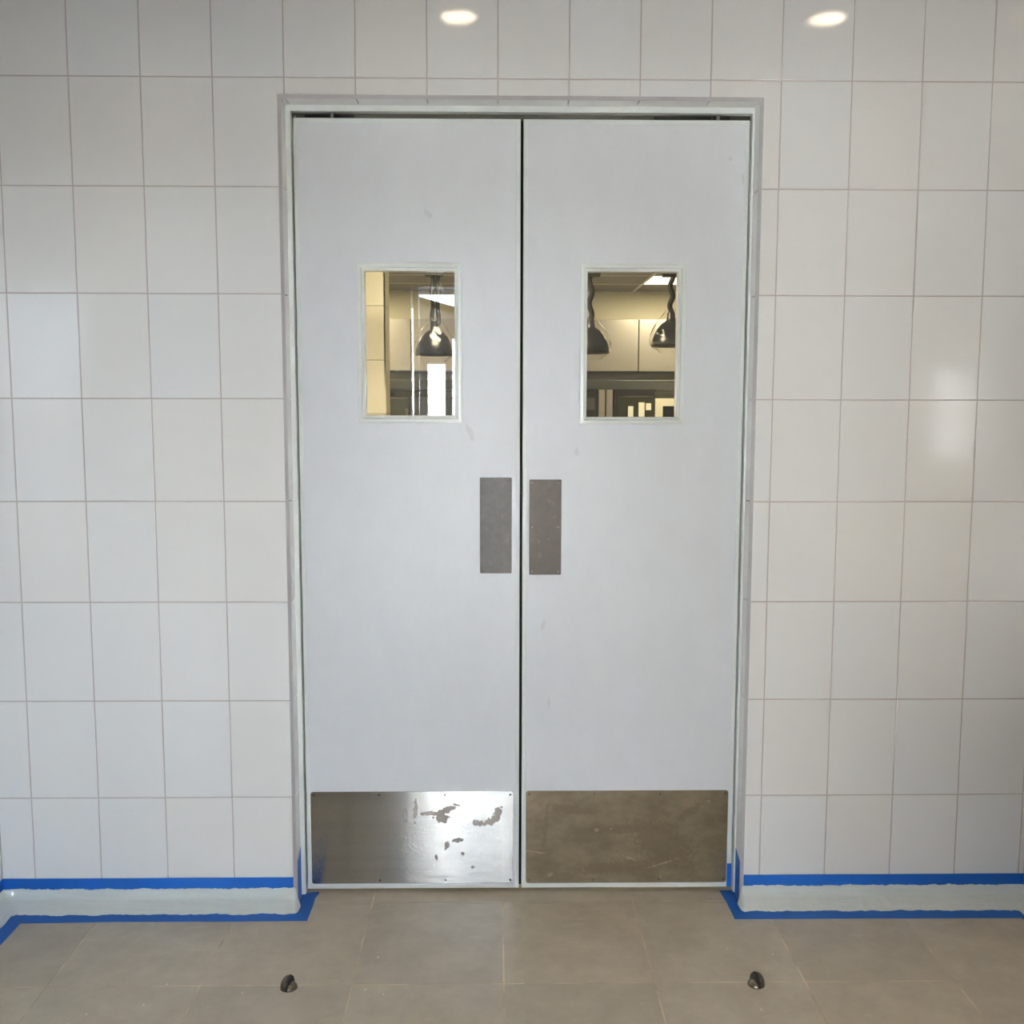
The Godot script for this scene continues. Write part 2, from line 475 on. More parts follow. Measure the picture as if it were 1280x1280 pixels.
func front_wall() -> void:
	var w := mi("wall_front", boxes([
		[Vector3(X_L, 0, -0.2), Vector3(-0.696, H, -0.002)], [Vector3(0.688, 0, -0.2), Vector3(X_R, H, -0.002)], [Vector3(-0.696, 2.406, -0.2), Vector3(0.688, H, -0.002)]]), M.grout)
	tag(w, "white glazed tile wall with grey joints around the double doors", "wall", "", "structure")
	var full := prism(rect(-TILE_W / 2 + GAP / 2, -TILE_H / 2 + GAP / 2, TILE_W / 2 - GAP / 2, TILE_H / 2 - GAP / 2), -0.008, 0.0, 0.0014)
	for i in range(-2, 15):
		for j in range(-2, 10):
			var x0 := maxf(COL0 + i * TILE_W + GAP / 2, X_L + 0.0005)
			var x1 := minf(COL0 + (i + 1) * TILE_W - GAP / 2, X_R - 0.0005)
			var y1 := minf(ROW0 - j * TILE_H - GAP / 2, H - 0.0005)
			var y0 := maxf(ROW0 - (j + 1) * TILE_H + GAP / 2, 0.0005)
			if x1 - x0 < 0.004 or y1 - y0 < 0.004:
				continue
			var poly := rect(x0, y0, x1, y1)
			var cuts_x := x1 > OPEN_L and x0 < OPEN_R
			if cuts_x and y0 < OPEN_T:
				var above := y1 > OPEN_T + 0.004
				var left := x0 < OPEN_L - 0.004
				var right := x1 > OPEN_R + 0.004
				if not above:
					if left: poly = rect(x0, y0, OPEN_L, y1)
					elif right: poly = rect(OPEN_R, y0, x1, y1)
					else: continue
				elif left:
					poly = PackedVector2Array([Vector2(x0, y0), Vector2(OPEN_L, y0), Vector2(OPEN_L, OPEN_T), Vector2(x1, OPEN_T), Vector2(x1, y1), Vector2(x0, y1)])
				elif right:
					poly = PackedVector2Array([Vector2(OPEN_R, y0), Vector2(x1, y0), Vector2(x1, y1), Vector2(x0, y1), Vector2(x0, OPEN_T), Vector2(OPEN_R, OPEN_T)])
				else:
					poly = rect(x0, OPEN_T, x1, y1)
			var c := Vector2((x0 + x1) / 2, (y0 + y1) / 2)
			var whole := poly.size() == 4 and absf(x1 - x0 - TILE_W + GAP) < 1e-4 and absf(y1 - y0 - TILE_H + GAP) < 1e-4 and not (cuts_x and y0 < OPEN_T)
			var mesh := full
			if not whole:
				for k in poly.size():
					poly[k] -= c
				mesh = prism(poly, -0.008, 0.0, 0.0014)
			var t := mi("tile", mesh, wall_mat(), w, Vector3(c.x, c.y, 0))
			t.rotation = Vector3(rng.randf_range(-1, 1) * 0.0011, rng.randf_range(-1, 1) * 0.0011, rng.randf_range(-1, 1) * 0.0008)
	# narrow tiles lining the opening
	for j in range(0, 9):
		var y1 := minf(ROW0 - j * TILE_H - GAP / 2, 2.398)
		var y0 := maxf(ROW0 - (j + 1) * TILE_H + GAP / 2, 0.0005)
		if y1 - y0 < 0.01:
			continue
		var a := mi("reveal_tile", prism(rect(0.0105, y0, 0.07, y1), -0.008, 0.0, 0.0012), wall_mat(), w, Vector3(-0.688, 0, 0))
		a.rotation.y = PI / 2
		var b := mi("reveal_tile", prism(rect(-0.07, y0, -0.0105, y1), -0.008, 0.0, 0.0012), wall_mat(), w, Vector3(0.680, 0, 0))
		b.rotation.y = -PI / 2
	for i in range(2, 11):
		var x0 := maxf(COL0 + i * TILE_W + GAP / 2, -0.688)
		var x1 := minf(COL0 + (i + 1) * TILE_W - GAP / 2, 0.680)
		if x1 - x0 < 0.004:
			continue
		var a := mi("reveal_tile", prism(rect(x0, -0.07, x1, -0.0105), -0.008, 0.0, 0.0012), wall_mat(), w, Vector3(0, 2.398, 0))
		a.rotation.x = PI / 2
	# rounded plastic edge strip between wall tiles and reveal tiles
	var tr := base("trim_1", Vector3(0, 0, 0))
	tag(tr, "grey rounded plastic edge strip framing the tiled door opening", "trim", "", "structure")
	var arc := []
	for k in 7:
		var a := PI / 2 * k / 6.0
		arc.append(Vector2(0.0085 * (1 - cos(a)), 0.0006 - 0.009 * (1 - sin(PI / 2 - a)) ))
	arc.append(Vector2(0.0088, -0.0108))
	var L0 := []; var L1 := []; var R0 := []; var R1 := []
	for q in arc:
		L0.append(Vector3(OPEN_L + q.x, 0, q.y)); L1.append(Vector3(OPEN_L + q.x, OPEN_T - q.x, q.y))
		R0.append(Vector3(OPEN_R - q.x, 0, q.y)); R1.append(Vector3(OPEN_R - q.x, OPEN_T - q.x, q.y))
	mi("edge_strip", grid([L0, L1], true), M.trim_pvc, tr)
	mi("edge_strip", grid([R0, R1]), M.trim_pvc, tr)
	mi("edge_strip", grid([L1, R1], true), M.trim_pvc, tr)

func floor_tiles() -> void:
	var f := mi("floor", boxes([[Vector3(X_L - 0.2, -0.15, -0.2), Vector3(X_R + 0.2, -0.0006, Z_B + 0.2)]]), M.floor_grout)
	tag(f, "grey brown ceramic floor tiles with pale sandy joints", "floor", "", "structure")
	var xs := [X_L]
	var x := -1.2643
	while x < X_R:
		xs.append(x)
		x += 0.403
	xs.append(X_R)
	var zs := [-0.2, -0.017]
	var z := 0.434
	while z < Z_B:
		zs.append(z)
		z += 0.403
	zs.append(Z_B)
	for i in xs.size() - 1:
		for k in zs.size() - 1:
			var g := 0.0021
			var o := mi("floor_tile", prism(rect(xs[i] + g, -zs[k + 1] + g, xs[i + 1] - g, -zs[k] - g), -0.008, 0.0, 0.0005), M[["floor_a", "floor_b", "floor_c"][rng.randi() % 3]], f)
			o.rotation.x = -PI / 2

# ---------------------------------------------------------------- the doors
func door_frame() -> void:
	var f := base("door_frame", Vector3(0, 0, -0.07))
	tag(f, "slim pale metal frame lining the opening of the double doors", "door frame", "", "structure")
	var b := func(called, lo, hi, m): mi(called, boxes([[lo - f.position, hi - f.position]]), m, f)
	b.call("jamb", Vector3(-0.696, 0, -0.2), Vector3(-0.6745, 2.3815, -0.07), M.frame_paint)
	b.call("jamb", Vector3(0.6745, 0, -0.2), Vector3(0.688, 2.3815, -0.07), M.frame_paint)
	b.call("head", Vector3(-0.696, 2.3815, -0.2), Vector3(0.688, 2.406, -0.07), M.frame_paint)
	b.call("gap_shade_strip", Vector3(-0.6745, 0, -0.118), Vector3(-0.6695, 2.3815, -0.104), M.black)  # black strips added so the side gaps look dark, standing in for shade
	b.call("gap_shade_strip", Vector3(0.6705, 0, -0.118), Vector3(0.6745, 2.3815, -0.104), M.black)
	b.call("gap_shade_strip", Vector3(-0.6745, 2.366, -0.125), Vector3(0.6745, 2.3815, -0.098), M.gap_shade)  # filler strip coloured like the shade in the top gap
	# floor-spring arms showing in the gap above each leaf
	for s in [[-0.585, 0.10], [-0.52, 0.06], [0.47, 0.17], [0.585, 0.05]]:
		b.call("pivot_arm", Vector3(s[0] - s[1] / 2, 2.3665, -0.112), Vector3(s[0] + s[1] / 2, 2.3745, -0.083), M.dark_steel)
	for x in [-0.555, 0.575]:
		var p := mi("pivot_pin", lathe([[0.0, 0.0], [0.006, 0.0], [0.006, 0.014], [0.0, 0.014]], 12), M.screw, f, Vector3(x, 2.366, -0.016))

func door_leaf(called: String, s: int) -> void:
	var o := Vector3(s * 0.67, 0.012, -0.085)
	var d := base(called, o)
	var words := "left" if s < 0 else "right"
	if s < 0:
		tag(d, "white swing door leaf with smeared shiny steel kick plate", "door", "pair of swing doors", "structure")
	else:
		tag(d, "white swing door leaf with dull brown steel kick plate", "door", "pair of swing doors", "structure")
	var x0 := -0.670 if s < 0 else 0.0044
	var x1 := -0.0042 if s < 0 else 0.670
	var y0 := 0.012
	var y1 := 2.3655
	var v := [-0.4908, 1.479, -0.1784, 1.9512] if s < 0 else [0.1752, 1.4755, 0.4908, 1.9515]
	var zb := -0.129
	var part := func(n, lo, hi, m): mi(n, boxes([[lo - o, hi - o]]), m, d)
	var pan := func(a, b, c, e): return [Vector3(a, b, zb) - o, Vector3(c, e, -0.085) - o]
	var hx0: float = v[0] + 0.008
	var hy0: float = v[1] + 0.008
	var hx1: float = v[2] - 0.008
	var hy1: float = v[3] - 0.008
	mi("panel", boxes([pan.call(x0, y0, hx0, y1), pan.call(hx1, y0, x1, y1), pan.call(hx0, y0, hx1, hy0), pan.call(hx0, hy1, hx1, y1)]), M["leaf_left" if s < 0 else "leaf_right"], d)
	# edging all round
	var e := 0.0125
	var ez := -0.0832
	for q in [[x0, y0, x0 + e, y1], [x1 - e, y0, x1, y1], [x0 + e, y1 - e, x1 - e, y1], [x0 + e, y0, x1 - e, y0 + e]]:
		mi("edge_strip", prism(rect(q[0] - o.x, q[1] - o.y, q[2] - o.x, q[3] - o.y), 0.0, ez - o.z, 0.0012), M.leaf_edge, d)
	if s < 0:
		part.call("meeting_shade_strip", Vector3(x1, y0, -0.125), Vector3(x1 + 0.0084, y1, -0.108), M.black)  # black strip added to paint the gap between the leaves dark
	# window
	var fr := mi("vision_frame", ring(v[0] - o.x, v[1] - o.y, v[2] - o.x, v[3] - o.y, [[0.0, 0.0], [0.0, 0.0035], [0.003, 0.005], [0.0105, 0.0055], [0.0128, 0.004], [0.0134, -0.001], [0.0142, -0.003], [0.0205, -0.005], [0.0222, -0.008], [0.0222, -0.04]]), M.bead, d)
	mi("glass", boxes([[Vector3(v[0] + 0.02, v[1] + 0.02, -0.106) - o, Vector3(v[2] - 0.02, v[3] - 0.02, -0.100) - o]]), M.glass, d)
	# push plate and kick plate with their screws
	var pr := [-0.1255, 1.0200, -0.0285, 1.3138] if s < 0 else [0.0250, 1.0155, 0.1228, 1.3080]
	var pc := Vector3((pr[0] + pr[2]) / 2, (pr[1] + pr[3]) / 2, -0.085)
	var pw: float = (pr[2] - pr[0]) / 2
	var ph: float = (pr[3] - pr[1]) / 2
	var push := mi("push_plate", prism(round_rect(-pw, -ph, pw, ph, 0.003), 0.0, 0.0016, 0.0005), M["push_left" if s < 0 else "push_right"], d, pc - o)
	push.set_meta("label", "scuffed grey steel push plate")
	for a in [-1, 1]:
		for b in [-1, 0, 1]:
			screw(push, Vector3(a * (pw - 0.0085), b * (ph - 0.0095), 0.0016), M.screw if s > 0 else M.screw_dull, 0.0026)
	var kr := [-0.6565, 0.0285, -0.0220, 0.3285] if s < 0 else [0.0180, 0.0270, 0.6545, 0.3290]
	var kc := Vector3((kr[0] + kr[2]) / 2, (kr[1] + kr[3]) / 2, -0.085)
	var kw: float = (kr[2] - kr[0]) / 2
	var kh: float = (kr[3] - kr[1]) / 2
	var kick := mi("kick_plate", prism(round_rect(-kw, -kh, kw, kh, 0.008), 0.0, 0.002, 0.0006), M["kick_bare" if s < 0 else "kick_grimy"], d, kc - o)
	kick.set_meta("label", "bare brushed steel kick plate with grey smears" if s < 0 else "dull brown film covered steel kick plate")
	for a in [-1.0, -0.335, 0.335, 1.0]:
		for b in [-1, 1]:
			screw(kick, Vector3(a * (kw - 0.0095), b * (kh - 0.0105), 0.002), M.screw_dull, 0.0034)

var screw_mesh: ArrayMesh
func screw(parent: Node, at: Vector3, m: Material, r: float) -> void:
	if screw_mesh == null:
		screw_mesh = lathe([[1.0, 0.0], [0.95, 0.25], [0.7, 0.5], [0.3, 0.55], [0.25, 0.35], [0.0, 0.35]], 12)
	var o := mi("screw", screw_mesh, m, parent, at)
	o.rotation.x = PI / 2
	o.scale = Vector3(r, r, r)

# ---------------------------------------------------------------- coves and masking tape
func cove(path: Array, sd: float) -> ArrayMesh:
	# path: [point on the floor at the wall, direction out of the wall, height factor, depth factor]
	var prof := [[0.0012, 0.0570], [0.0030, 0.0564], [0.0046, 0.0530], [0.0060, 0.0450], [0.0078, 0.0370], [0.0105, 0.0310], [0.0150, 0.0268], [0.0220, 0.0230], [0.0300, 0.0180], [0.0390, 0.0115], [0.0480, 0.0050], [0.0545, 0.0004]]
	var p := []
	for i in path.size():
		var q: Array = path[i]
		var row := []
		for k in prof.size():
			var t := k / float(prof.size() - 1)
			var c: Vector3 = q[0]
			var wave := noise.get_noise_2d(c.x * 9.0 + c.z * 9.0 + sd, 3.0) + 0.5 * noise.get_noise_2d(c.x * 34.0 + c.z * 34.0, sd)
			var lip := noise.get_noise_2d(c.x * 16.0 - c.z * 16.0, sd + 20.0) + 0.7 * noise.get_noise_2d(c.x * 60.0 + c.z * 60.0, sd + 40.0)
			var skin := 0.0014 * noise.get_noise_3d(c.x * 22.0, t * 9.0, c.z * 22.0 + sd) + 0.0010 * noise.get_noise_3d(c.x * 75.0, t * 16.0, c.z * 75.0 + sd)
			var out: float = (prof[k][0] * (1.0 + 0.17 * wave * t) + skin * sin(t * PI)) * q[3]
			var hh: float = prof[k][1] * q[2] + (0.0042 * lip * (1.0 - t) ** 3) * q[2] + skin * sin(t * PI)
			row.append(c + q[1] * out + Vector3(0, hh, 0))
		p.append(row)
	return grid(p)

func cove_path(side: int) -> Array:
	var path := []
	var xe: float = -0.690 if side < 0 else 0.684
	var xc: float = X_L if side < 0 else X_R
	var n := 150
	path.append([Vector3(xe - side * 0.014, 0, 0.006), Vector3(0, 0, 1), 0.02, 0.35])
	path.append([Vector3(xe - side * 0.012, 0, 0.003), Vector3(0, 0, 1), 0.12, 0.85])
	path.append([Vector3(xe - side * 0.006, 0, 0.001), Vector3(0, 0, 1), 0.45, 1.0])
	path.append([Vector3(xe - side * 0.001, 0, 0), Vector3(0, 0, 1), 0.92, 1.02])
	for i in n:
		path.append([Vector3(lerpf(xe + side * 0.004, xc - side * 0.06, i / (n - 1.0)), 0, 0), Vector3(0, 0, 1), 1.0, 1.0])
	path.append([Vector3(xc, 0, 0), Vector3(-side, 0, 1), 1.0, 1.0])
	for i in 60:
		path.append([Vector3(xc, 0, lerpf(0.06, 1.4, i / 59.0)), Vector3(-side, 0, 0), 1.0, 1.0 if side < 0 else 0.72])
	if side > 0:
		path.reverse()
	return path

func tape_flat(poly: Array, parent: Node = self) -> ArrayMesh:
	# poly holds floor points (x, z); returned lying in xy, to be turned by -90 degrees about x
	var p := PackedVector2Array()
	for q in poly:
		p.append(Vector2(q.x, -q.y))
	if Geometry2D.is_polygon_clockwise(p):
		p.reverse()
	return prism(p, 0.0, 0.0005, 0.0)

func coves_and_tape() -> void:
	var l := mi("baseboard_left", cove(cove_path(-1), 3.0), M.resin)
	tag(l, "wet grey resin cove along the wall foot on the hinge side of the shiny-plated door", "baseboard", "", "structure")
	var r := mi("baseboard_right", cove(cove_path(1), 57.0), M.resin)
	tag(r, "wet grey resin cove along the wall foot beside the door with the brown kick plate", "baseboard", "", "structure")
	var g := "blue masking tape round the coves"
	var wt := "masking_tape"
	# strips on the wall just above the coves, turning onto the side walls
	var a := base(wt, Vector3(X_L, 0.03, 0))
	tag(a, "blue tape strip on the tiles above the cove beside the shiny-plated door", "tape", g)
	mi("strip", prism(ragged(0.0, 0.0, -0.6975 - X_L, 0.0612, 0.0004, 5.0), 0.0009, 0.0015), M.tape, a)
	var a2 := mi("strip", prism(rect(-1.4, 0.0, 0.0, 0.0605), 0.0009, 0.0015), M.tape, a)
	a2.rotation.y = PI / 2
	var b := base(wt, Vector3(0.6885, 0.03, 0))
	tag(b, "blue tape strip on the tiles above the cove beside the brown-plated door", "tape", g)
	mi("strip", prism(ragged(0.0, 0.0, X_R - 0.6885, 0.0615, 0.0004, 25.0), 0.0009, 0.0015), M.tape, b)
	var b2 := mi("strip", prism(rect(0.0, 0.0, 1.4, 0.0605), 0.0009, 0.0015), M.tape, b, Vector3(X_R - 0.6885, 0, 0))
	b2.rotation.y = -PI / 2
	# strips on the floor in front of the coves, returning into the door opening
	var c := mi(wt, tape_flat([Vector2(X_L, 0.02), Vector2(-0.700, 0.02), Vector2(-0.6865, 0.0), Vector2(-0.6865, -0.068), Vector2(-0.674, -0.078), Vector2(-0.640, -0.088), Vector2(-0.6325, -0.079), Vector2(-0.6405, -0.045), Vector2(-0.6385, 0.0), Vector2(-0.6400, 0.0955), Vector2(-0.90, 0.0975), Vector2(-1.2, 0.0955), Vector2(-1.487, 0.1015), Vector2(-1.487, 1.4), Vector2(X_L, 1.4)]), M.tape)
	c.rotation.x = -PI / 2
	c.position.y = 0.0003
	tag(c, "blue tape on the floor before the cove beside the shiny-plated door", "tape", g)
	var d := mi(wt, tape_flat([Vector2(X_R, 0.02), Vector2(0.69, 0.02), Vector2(0.6785, 0.0), Vector2(0.6785, -0.068), Vector2(0.669, -0.082), Vector2(0.633, -0.082), Vector2(0.6385, 0.0), Vector2(0.6400, 0.1010), Vector2(1.0, 0.1015), Vector2(1.505, 0.1045), Vector2(1.508, 0.118), Vector2(1.508, 1.4), Vector2(X_R, 1.4)]), M.tape)
	d.rotation.x = -PI / 2
	d.position.y = 0.0003
	tag(d, "blue tape on the floor before the cove beside the brown-plated door", "tape", g)
	# short uprights on the sides of the opening
	var e := mi(wt, prism(PackedVector2Array([Vector2(0.016, 0.002), Vector2(0.0685, 0.002), Vector2(0.0685, 0.158), Vector2(0.058, 0.154), Vector2(0.03, 0.138), Vector2(0.016, 0.135)]), 0.0006, 0.0012), M.tape, self, Vector3(-0.688, 0, 0))
	e.rotation.y = PI / 2
	tag(e, "short upright blue tape inside the opening beside the shiny-plated door", "tape", g)
	var f := mi(wt, prism(PackedVector2Array([Vector2(-0.0685, 0.002), Vector2(-0.014, 0.002), Vector2(-0.012, 0.125), Vector2(-0.03, 0.133), Vector2(-0.0685, 0.147)]), 0.0006, 0.0012), M.tape, self, Vector3(0.680, 0, 0))
	f.rotation.y = -PI / 2
	tag(f, "short upright blue tape inside the opening beside the brown-plated door", "tape", g)
	var h := mi(wt, prism(rect(0.6555, 0.013, 0.6698, 0.089), 0.0, 0.0006), M.tape, self, Vector3(0, 0, -0.0831))
	tag(h, "small blue tape stuck to the door edge beside the brown kick plate", "tape", g)

func ragged(x0: float, y0: float, x1: float, y1: float, amp: float, sd: float) -> PackedVector2Array:
	var p := PackedVector2Array([Vector2(x0, y0), Vector2(x1, y0)])
	for i in 13:
		var x := lerpf(x1, x0, i / 12.0)
		p.append(Vector2(x, y1 + amp * 2.0 * noise.get_noise_2d(x * 3.0, sd)))
	return p

# ---------------------------------------------------------------- kitchen behind the doors
func kitchen_shell() -> void:
	var kx0 := -3.0
	var kx1 := 3.6
	var z1 := -0.2
	var f := mi("floor_kitchen", boxes([[Vector3(kx0, -0.15, KZ), Vector3(kx1, 0, z1)]]), M.floor_b)
	tag(f, "kitchen floor beyond the swing doors", "floor", "", "structure")
	var wb := mi("wall_kitchen_back", boxes([[Vector3(kx0, 0, KZ - 0.15), Vector3(kx1, KH + 0.1, KZ)]]), M.kitchen_wall)
	tag(wb, "cream kitchen wall above the steel cupboards", "wall", "", "structure")
	var wl := mi("wall_kitchen_left", boxes([[Vector3(kx0 - 0.15, 0, KZ - 0.15), Vector3(kx0, KH + 0.1, z1)]]), M.kitchen_wall)
	tag(wl, "cream kitchen side wall past the tiled pier", "wall", "", "structure")
	var wr := mi("wall_kitchen_right", boxes([[Vector3(kx1, 0, KZ - 0.15), Vector3(kx1 + 0.15, KH + 0.1, z1)]]), M.kitchen_wall)
	tag(wr, "cream kitchen side wall away from the tiled pier", "wall", "", "structure")
	var wf := mi("wall_kitchen_front", boxes([[Vector3(kx0, 0, z1), Vector3(X_L, KH + 0.1, z1 + 0.1)], [Vector3(X_R, 0, z1), Vector3(kx1, KH + 0.1, z1 + 0.1)]]), M.kitchen_wall)
	tag(wf, "kitchen side of the wall with the swing doors", "wall", "", "structure")
	var c := mi("ceiling_kitchen", boxes([[Vector3(kx0, KH + 0.02, KZ), Vector3(kx1, KH + 0.15, z1)]]), M.kitchen_ceiling)
	tag(c, "grey panelled kitchen ceiling with pale bars", "ceiling", "", "structure")
	var panel := boxes([[Vector3(-0.288, 0.004, -0.288), Vector3(0.288, 0.02, 0.288)]])
	var lights := kitchen_light_spots()
	for i in 11:
		for k in 11:
			var at := Vector3(1.22 + (i - 6) * 0.6 + 0.3, KH, -6.2 + (k - 1) * 0.6 + 0.3)
			if at.x < kx0 + 0.29 or at.x > kx1 - 0.29 or at.z < KZ + 0.29 or at.z > z1 - 0.29:
				continue
			if lights.any(func(q): return Vector2(at.x - q.x, at.z - q.z).length() < 0.1):
				continue
			mi("ceiling_panel", panel, M.kitchen_ceiling, c, at)
	for i in 12:
		var x := 1.22 + (i - 6) * 0.6
		if x > kx0 and x < kx1: mi("tee_bar", boxes([[Vector3(x - 0.012, KH, KZ), Vector3(x + 0.012, KH + 0.01, z1)]]), M.tee_bar, c)
	for k in 12:
		var z := -6.2 + (k - 1) * 0.6
		if z > KZ and z < z1: mi("tee_bar", boxes([[Vector3(kx0, KH + 0.001, z - 0.012), Vector3(kx1, KH + 0.01, z + 0.012)]]), M.tee_bar, c)
	# tiled pier
	var p := mi("kitchen_pier", boxes([[Vector3(-1.5, 0, -3.014), Vector3(-0.706, KH, -2.806)]]), M.pier_grout)
	tag(p, "cream tiled pier seen through the window of the shiny-plated door", "pier", "", "structure")
	var y := 1.7835
	for j in range(-6, 3):
		var a := maxf(y + j * TILE_H + 0.0015, 0.0)
		var b := minf(y + (j + 1) * TILE_H - 0.0015, KH)
		if b - a < 0.01:
			continue
		for i in 4:
			mi("tile", prism(rect(-0.698 - (i + 1) * TILE_W + 0.0015, a, -0.698 - i * TILE_W - 0.0015 * float(i > 0), b), -0.008, 0.0, 0.001), M.kitchen_tile, p, Vector3(0, 0, -2.8))
		var s := mi("tile", prism(rect(0.0, a, 0.22, b), -0.008, 0.0, 0.001), M.kitchen_tile, p, Vector3(-0.698, 0, -2.8))
		s.rotation.y = PI / 2

func kitchen_light_spots() -> Array:
	return [Vector3(1.52, KH, -5.9), Vector3(-1.48, KH, -5.9), Vector3(-2.08, KH, -3.5), Vector3(-0.28, KH, -1.7)]

func bev(called: String, lo: Vector3, hi: Vector3, m: Material, parent: Node, b := 0.002) -> MeshInstance3D:
	return mi(called, prism(rect(lo.x, lo.y, hi.x, hi.y), lo.z, hi.z, b), m, parent)

func kitchen_things() -> void:
	# wall cupboards
	var seams := [-1.56, -0.86, -0.16, 0.54, 1.24, 1.94]
	var which := ["beside the cream tiled pier", "behind the heat lamp on twin cords", "behind the meeting edges of the swing doors", "behind the heat lamp with bulging film", "under the bright ceiling panel"]
	for i in seams.size() - 1:
		var w := 0.70
		var o := base("wall_cupboard", Vector3(seams[i], 1.845, KZ))
		tag(o, "brushed steel wall cupboard " + which[i], "cupboard", "steel wall cupboards in the kitchen")
		mi("body", boxes([[Vector3(0.001, 0, 0), Vector3(w - 0.001, 0.475, 0.35)]]), M.steel_dim, o)
		bev("door", Vector3(0.005, 0.002, 0.35), Vector3(w - 0.005, 0.474, 0.37), M.cabinet_steel, o, 0.003)
	# steel backsplash and shelf under them
	mi("splash_sheet", boxes([[Vector3(-1.6, 0.9, KZ), Vector3(3.3, 1.845, KZ + 0.01)]]), M.steel, get_node("wall_kitchen_back"))
	var sh := base("wall_shelf", Vector3(0.8, 1.676, KZ + 0.01))
	tag(sh, "long dull steel shelf just under the wall cupboards", "shelf")
	bev("board", Vector3(-2.4, 0, 0), Vector3(2.5, 0.088, 0.42), M.steel_dim, sh, 0.004)
	for x in [-1.9, -0.9, 0.26, 1.5]:
		mi("bracket", boxes([[Vector3(x - 0.008, -0.06, 0.0), Vector3(x + 0.008, 0.0, 0.3)]]), M.dark_steel, sh)
	# appliances along the back wall, from the pier to the far side
	var fr := base("upright_fridge", Vector3(-0.95, 0, KZ + 0.02))
	tag(fr, "grey steel upright fridge under the shelf near the tiled pier", "fridge")
	mi("body", boxes([[Vector3(-0.55, 0.0, 0), Vector3(0.55, 1.60, 0.6)]]), M.steel_dim, fr)
	bev("door", Vector3(-0.545, 0.1, 0.6), Vector3(0.09, 1.595, 0.64), M.steel_dim, fr, 0.004)
	bev("door", Vector3(0.10, 0.1, 0.6), Vector3(0.545, 1.595, 0.64), M.steel_dim, fr, 0.004)
	mi("handle", boxes([[Vector3(0.06, 0.8, 0.64), Vector3(0.085, 1.5, 0.67)]]), M.steel, fr)
	var dk := base("control_cabinet", Vector3(0.62, 0, KZ + 0.02))
	tag(dk, "tall black cabinet beside two pale steel posts in the kitchen", "cabinet")
	mi("body", boxes([[Vector3(-0.25, 0, 0), Vector3(0.232, 1.655, 0.55)]]), M.appliance_dark, dk)
	bev("screen", Vector3(0.10, 1.49, 0.55), Vector3(0.20, 1.60, 0.556), M.steel_dim, dk, 0.002)
	for x in [0.862, 0.932]:
		var ps := mi("steel_post", boxes([[Vector3(-0.028, 0, 0), Vector3(0.028, 1.674, 0.05)]]), M.cabinet_steel, self, Vector3(x + 0.022, 0, -6.35))
		tag(ps, "pale square steel post next to the " + ("black cabinet" if x < 0.9 else "dark oven"), "post", "pale steel posts by the oven")
	var ov := base("deck_oven", Vector3(1.2, 0, KZ + 0.02))
	tag(ov, "dark oven with wide glass front and paper slips", "oven")
	mi("body", boxes([[Vector3(-0.205, 0, 0), Vector3(0.165, 1.67, 0.55)]]), M.appliance_dark, ov)
	bev("window", Vector3(-0.18, 1.2, 0.55), Vector3(0.16, 1.612, 0.558), M.appliance_glass, ov, 0.002)
	for q in [[-0.078, 1.38, -0.03, 1.525, 0.8], [0.018, 1.36, 0.072, 1.56, 1.0], [0.084, 1.49, 0.132, 1.552, 0.9]]:
		bev("paper_slip", Vector3(q[0], q[1], 0.559), Vector3(q[2], q[3], 0.5605), M.paper, ov, 0.0)
	var wm := base("pass_cabinet", Vector3(1.37, 0, -6.3))
	tag(wm, "cream framed cabinet with dark opening right of the oven", "cabinet")
	mi("frame", ring(0.0, 0.9, 0.62, 1.597, [[0.0, -0.4], [0.0, 0.0], [0.07, 0.0], [0.07, -0.1]]), M.appliance_white, wm)
	mi("back", boxes([[Vector3(0.02, 0.0, -0.4), Vector3(0.6, 1.58, -0.12)]]), M.appliance_dark, wm)
	bev("label_strip", Vector3(0.075, 1.535, -0.11), Vector3(0.55, 1.56, -0.1), M.paper, wm, 0.0)
	mi("plinth", boxes([[Vector3(0.0, 0.0, -0.4), Vector3(0.62, 0.9, 0.0)]]), M.steel_dim, wm)
	# rail carrying the heat lamps, hung from the ceiling
	var rl := base("lamp_rail", Vector3(0.2, 2.213, -2.3))
	tag(rl, "black ceiling hung rail carrying the heat lamps", "rail")
	mi("beam", boxes([[Vector3(-1.0, 0, -0.02), Vector3(1.1, 0.05, 0.02)]]), M.cord_black, rl)
	for x in [-0.9, 1.0]:
		mi("hanger", boxes([[Vector3(x - 0.008, 0.05, -0.008), Vector3(x + 0.008, KH - 2.213, 0.008)]]), M.cord_black, rl)
	heat_lamp(Vector3(-0.393, 2.213, -2.3), 1.757, "film wrapped heat lamp on twin cords beside the tiled pier", 1.0, true)
	heat_lamp(Vector3(0.408, 2.213, -2.3), 1.770, "film wrapped heat lamp with its film bulging below, on one cord", 41.0, false)
	heat_lamp(Vector3(0.823, 2.213, -2.3), 1.805, "film wrapped heat lamp on one cord under the bright ceiling panel", 83.0, false)

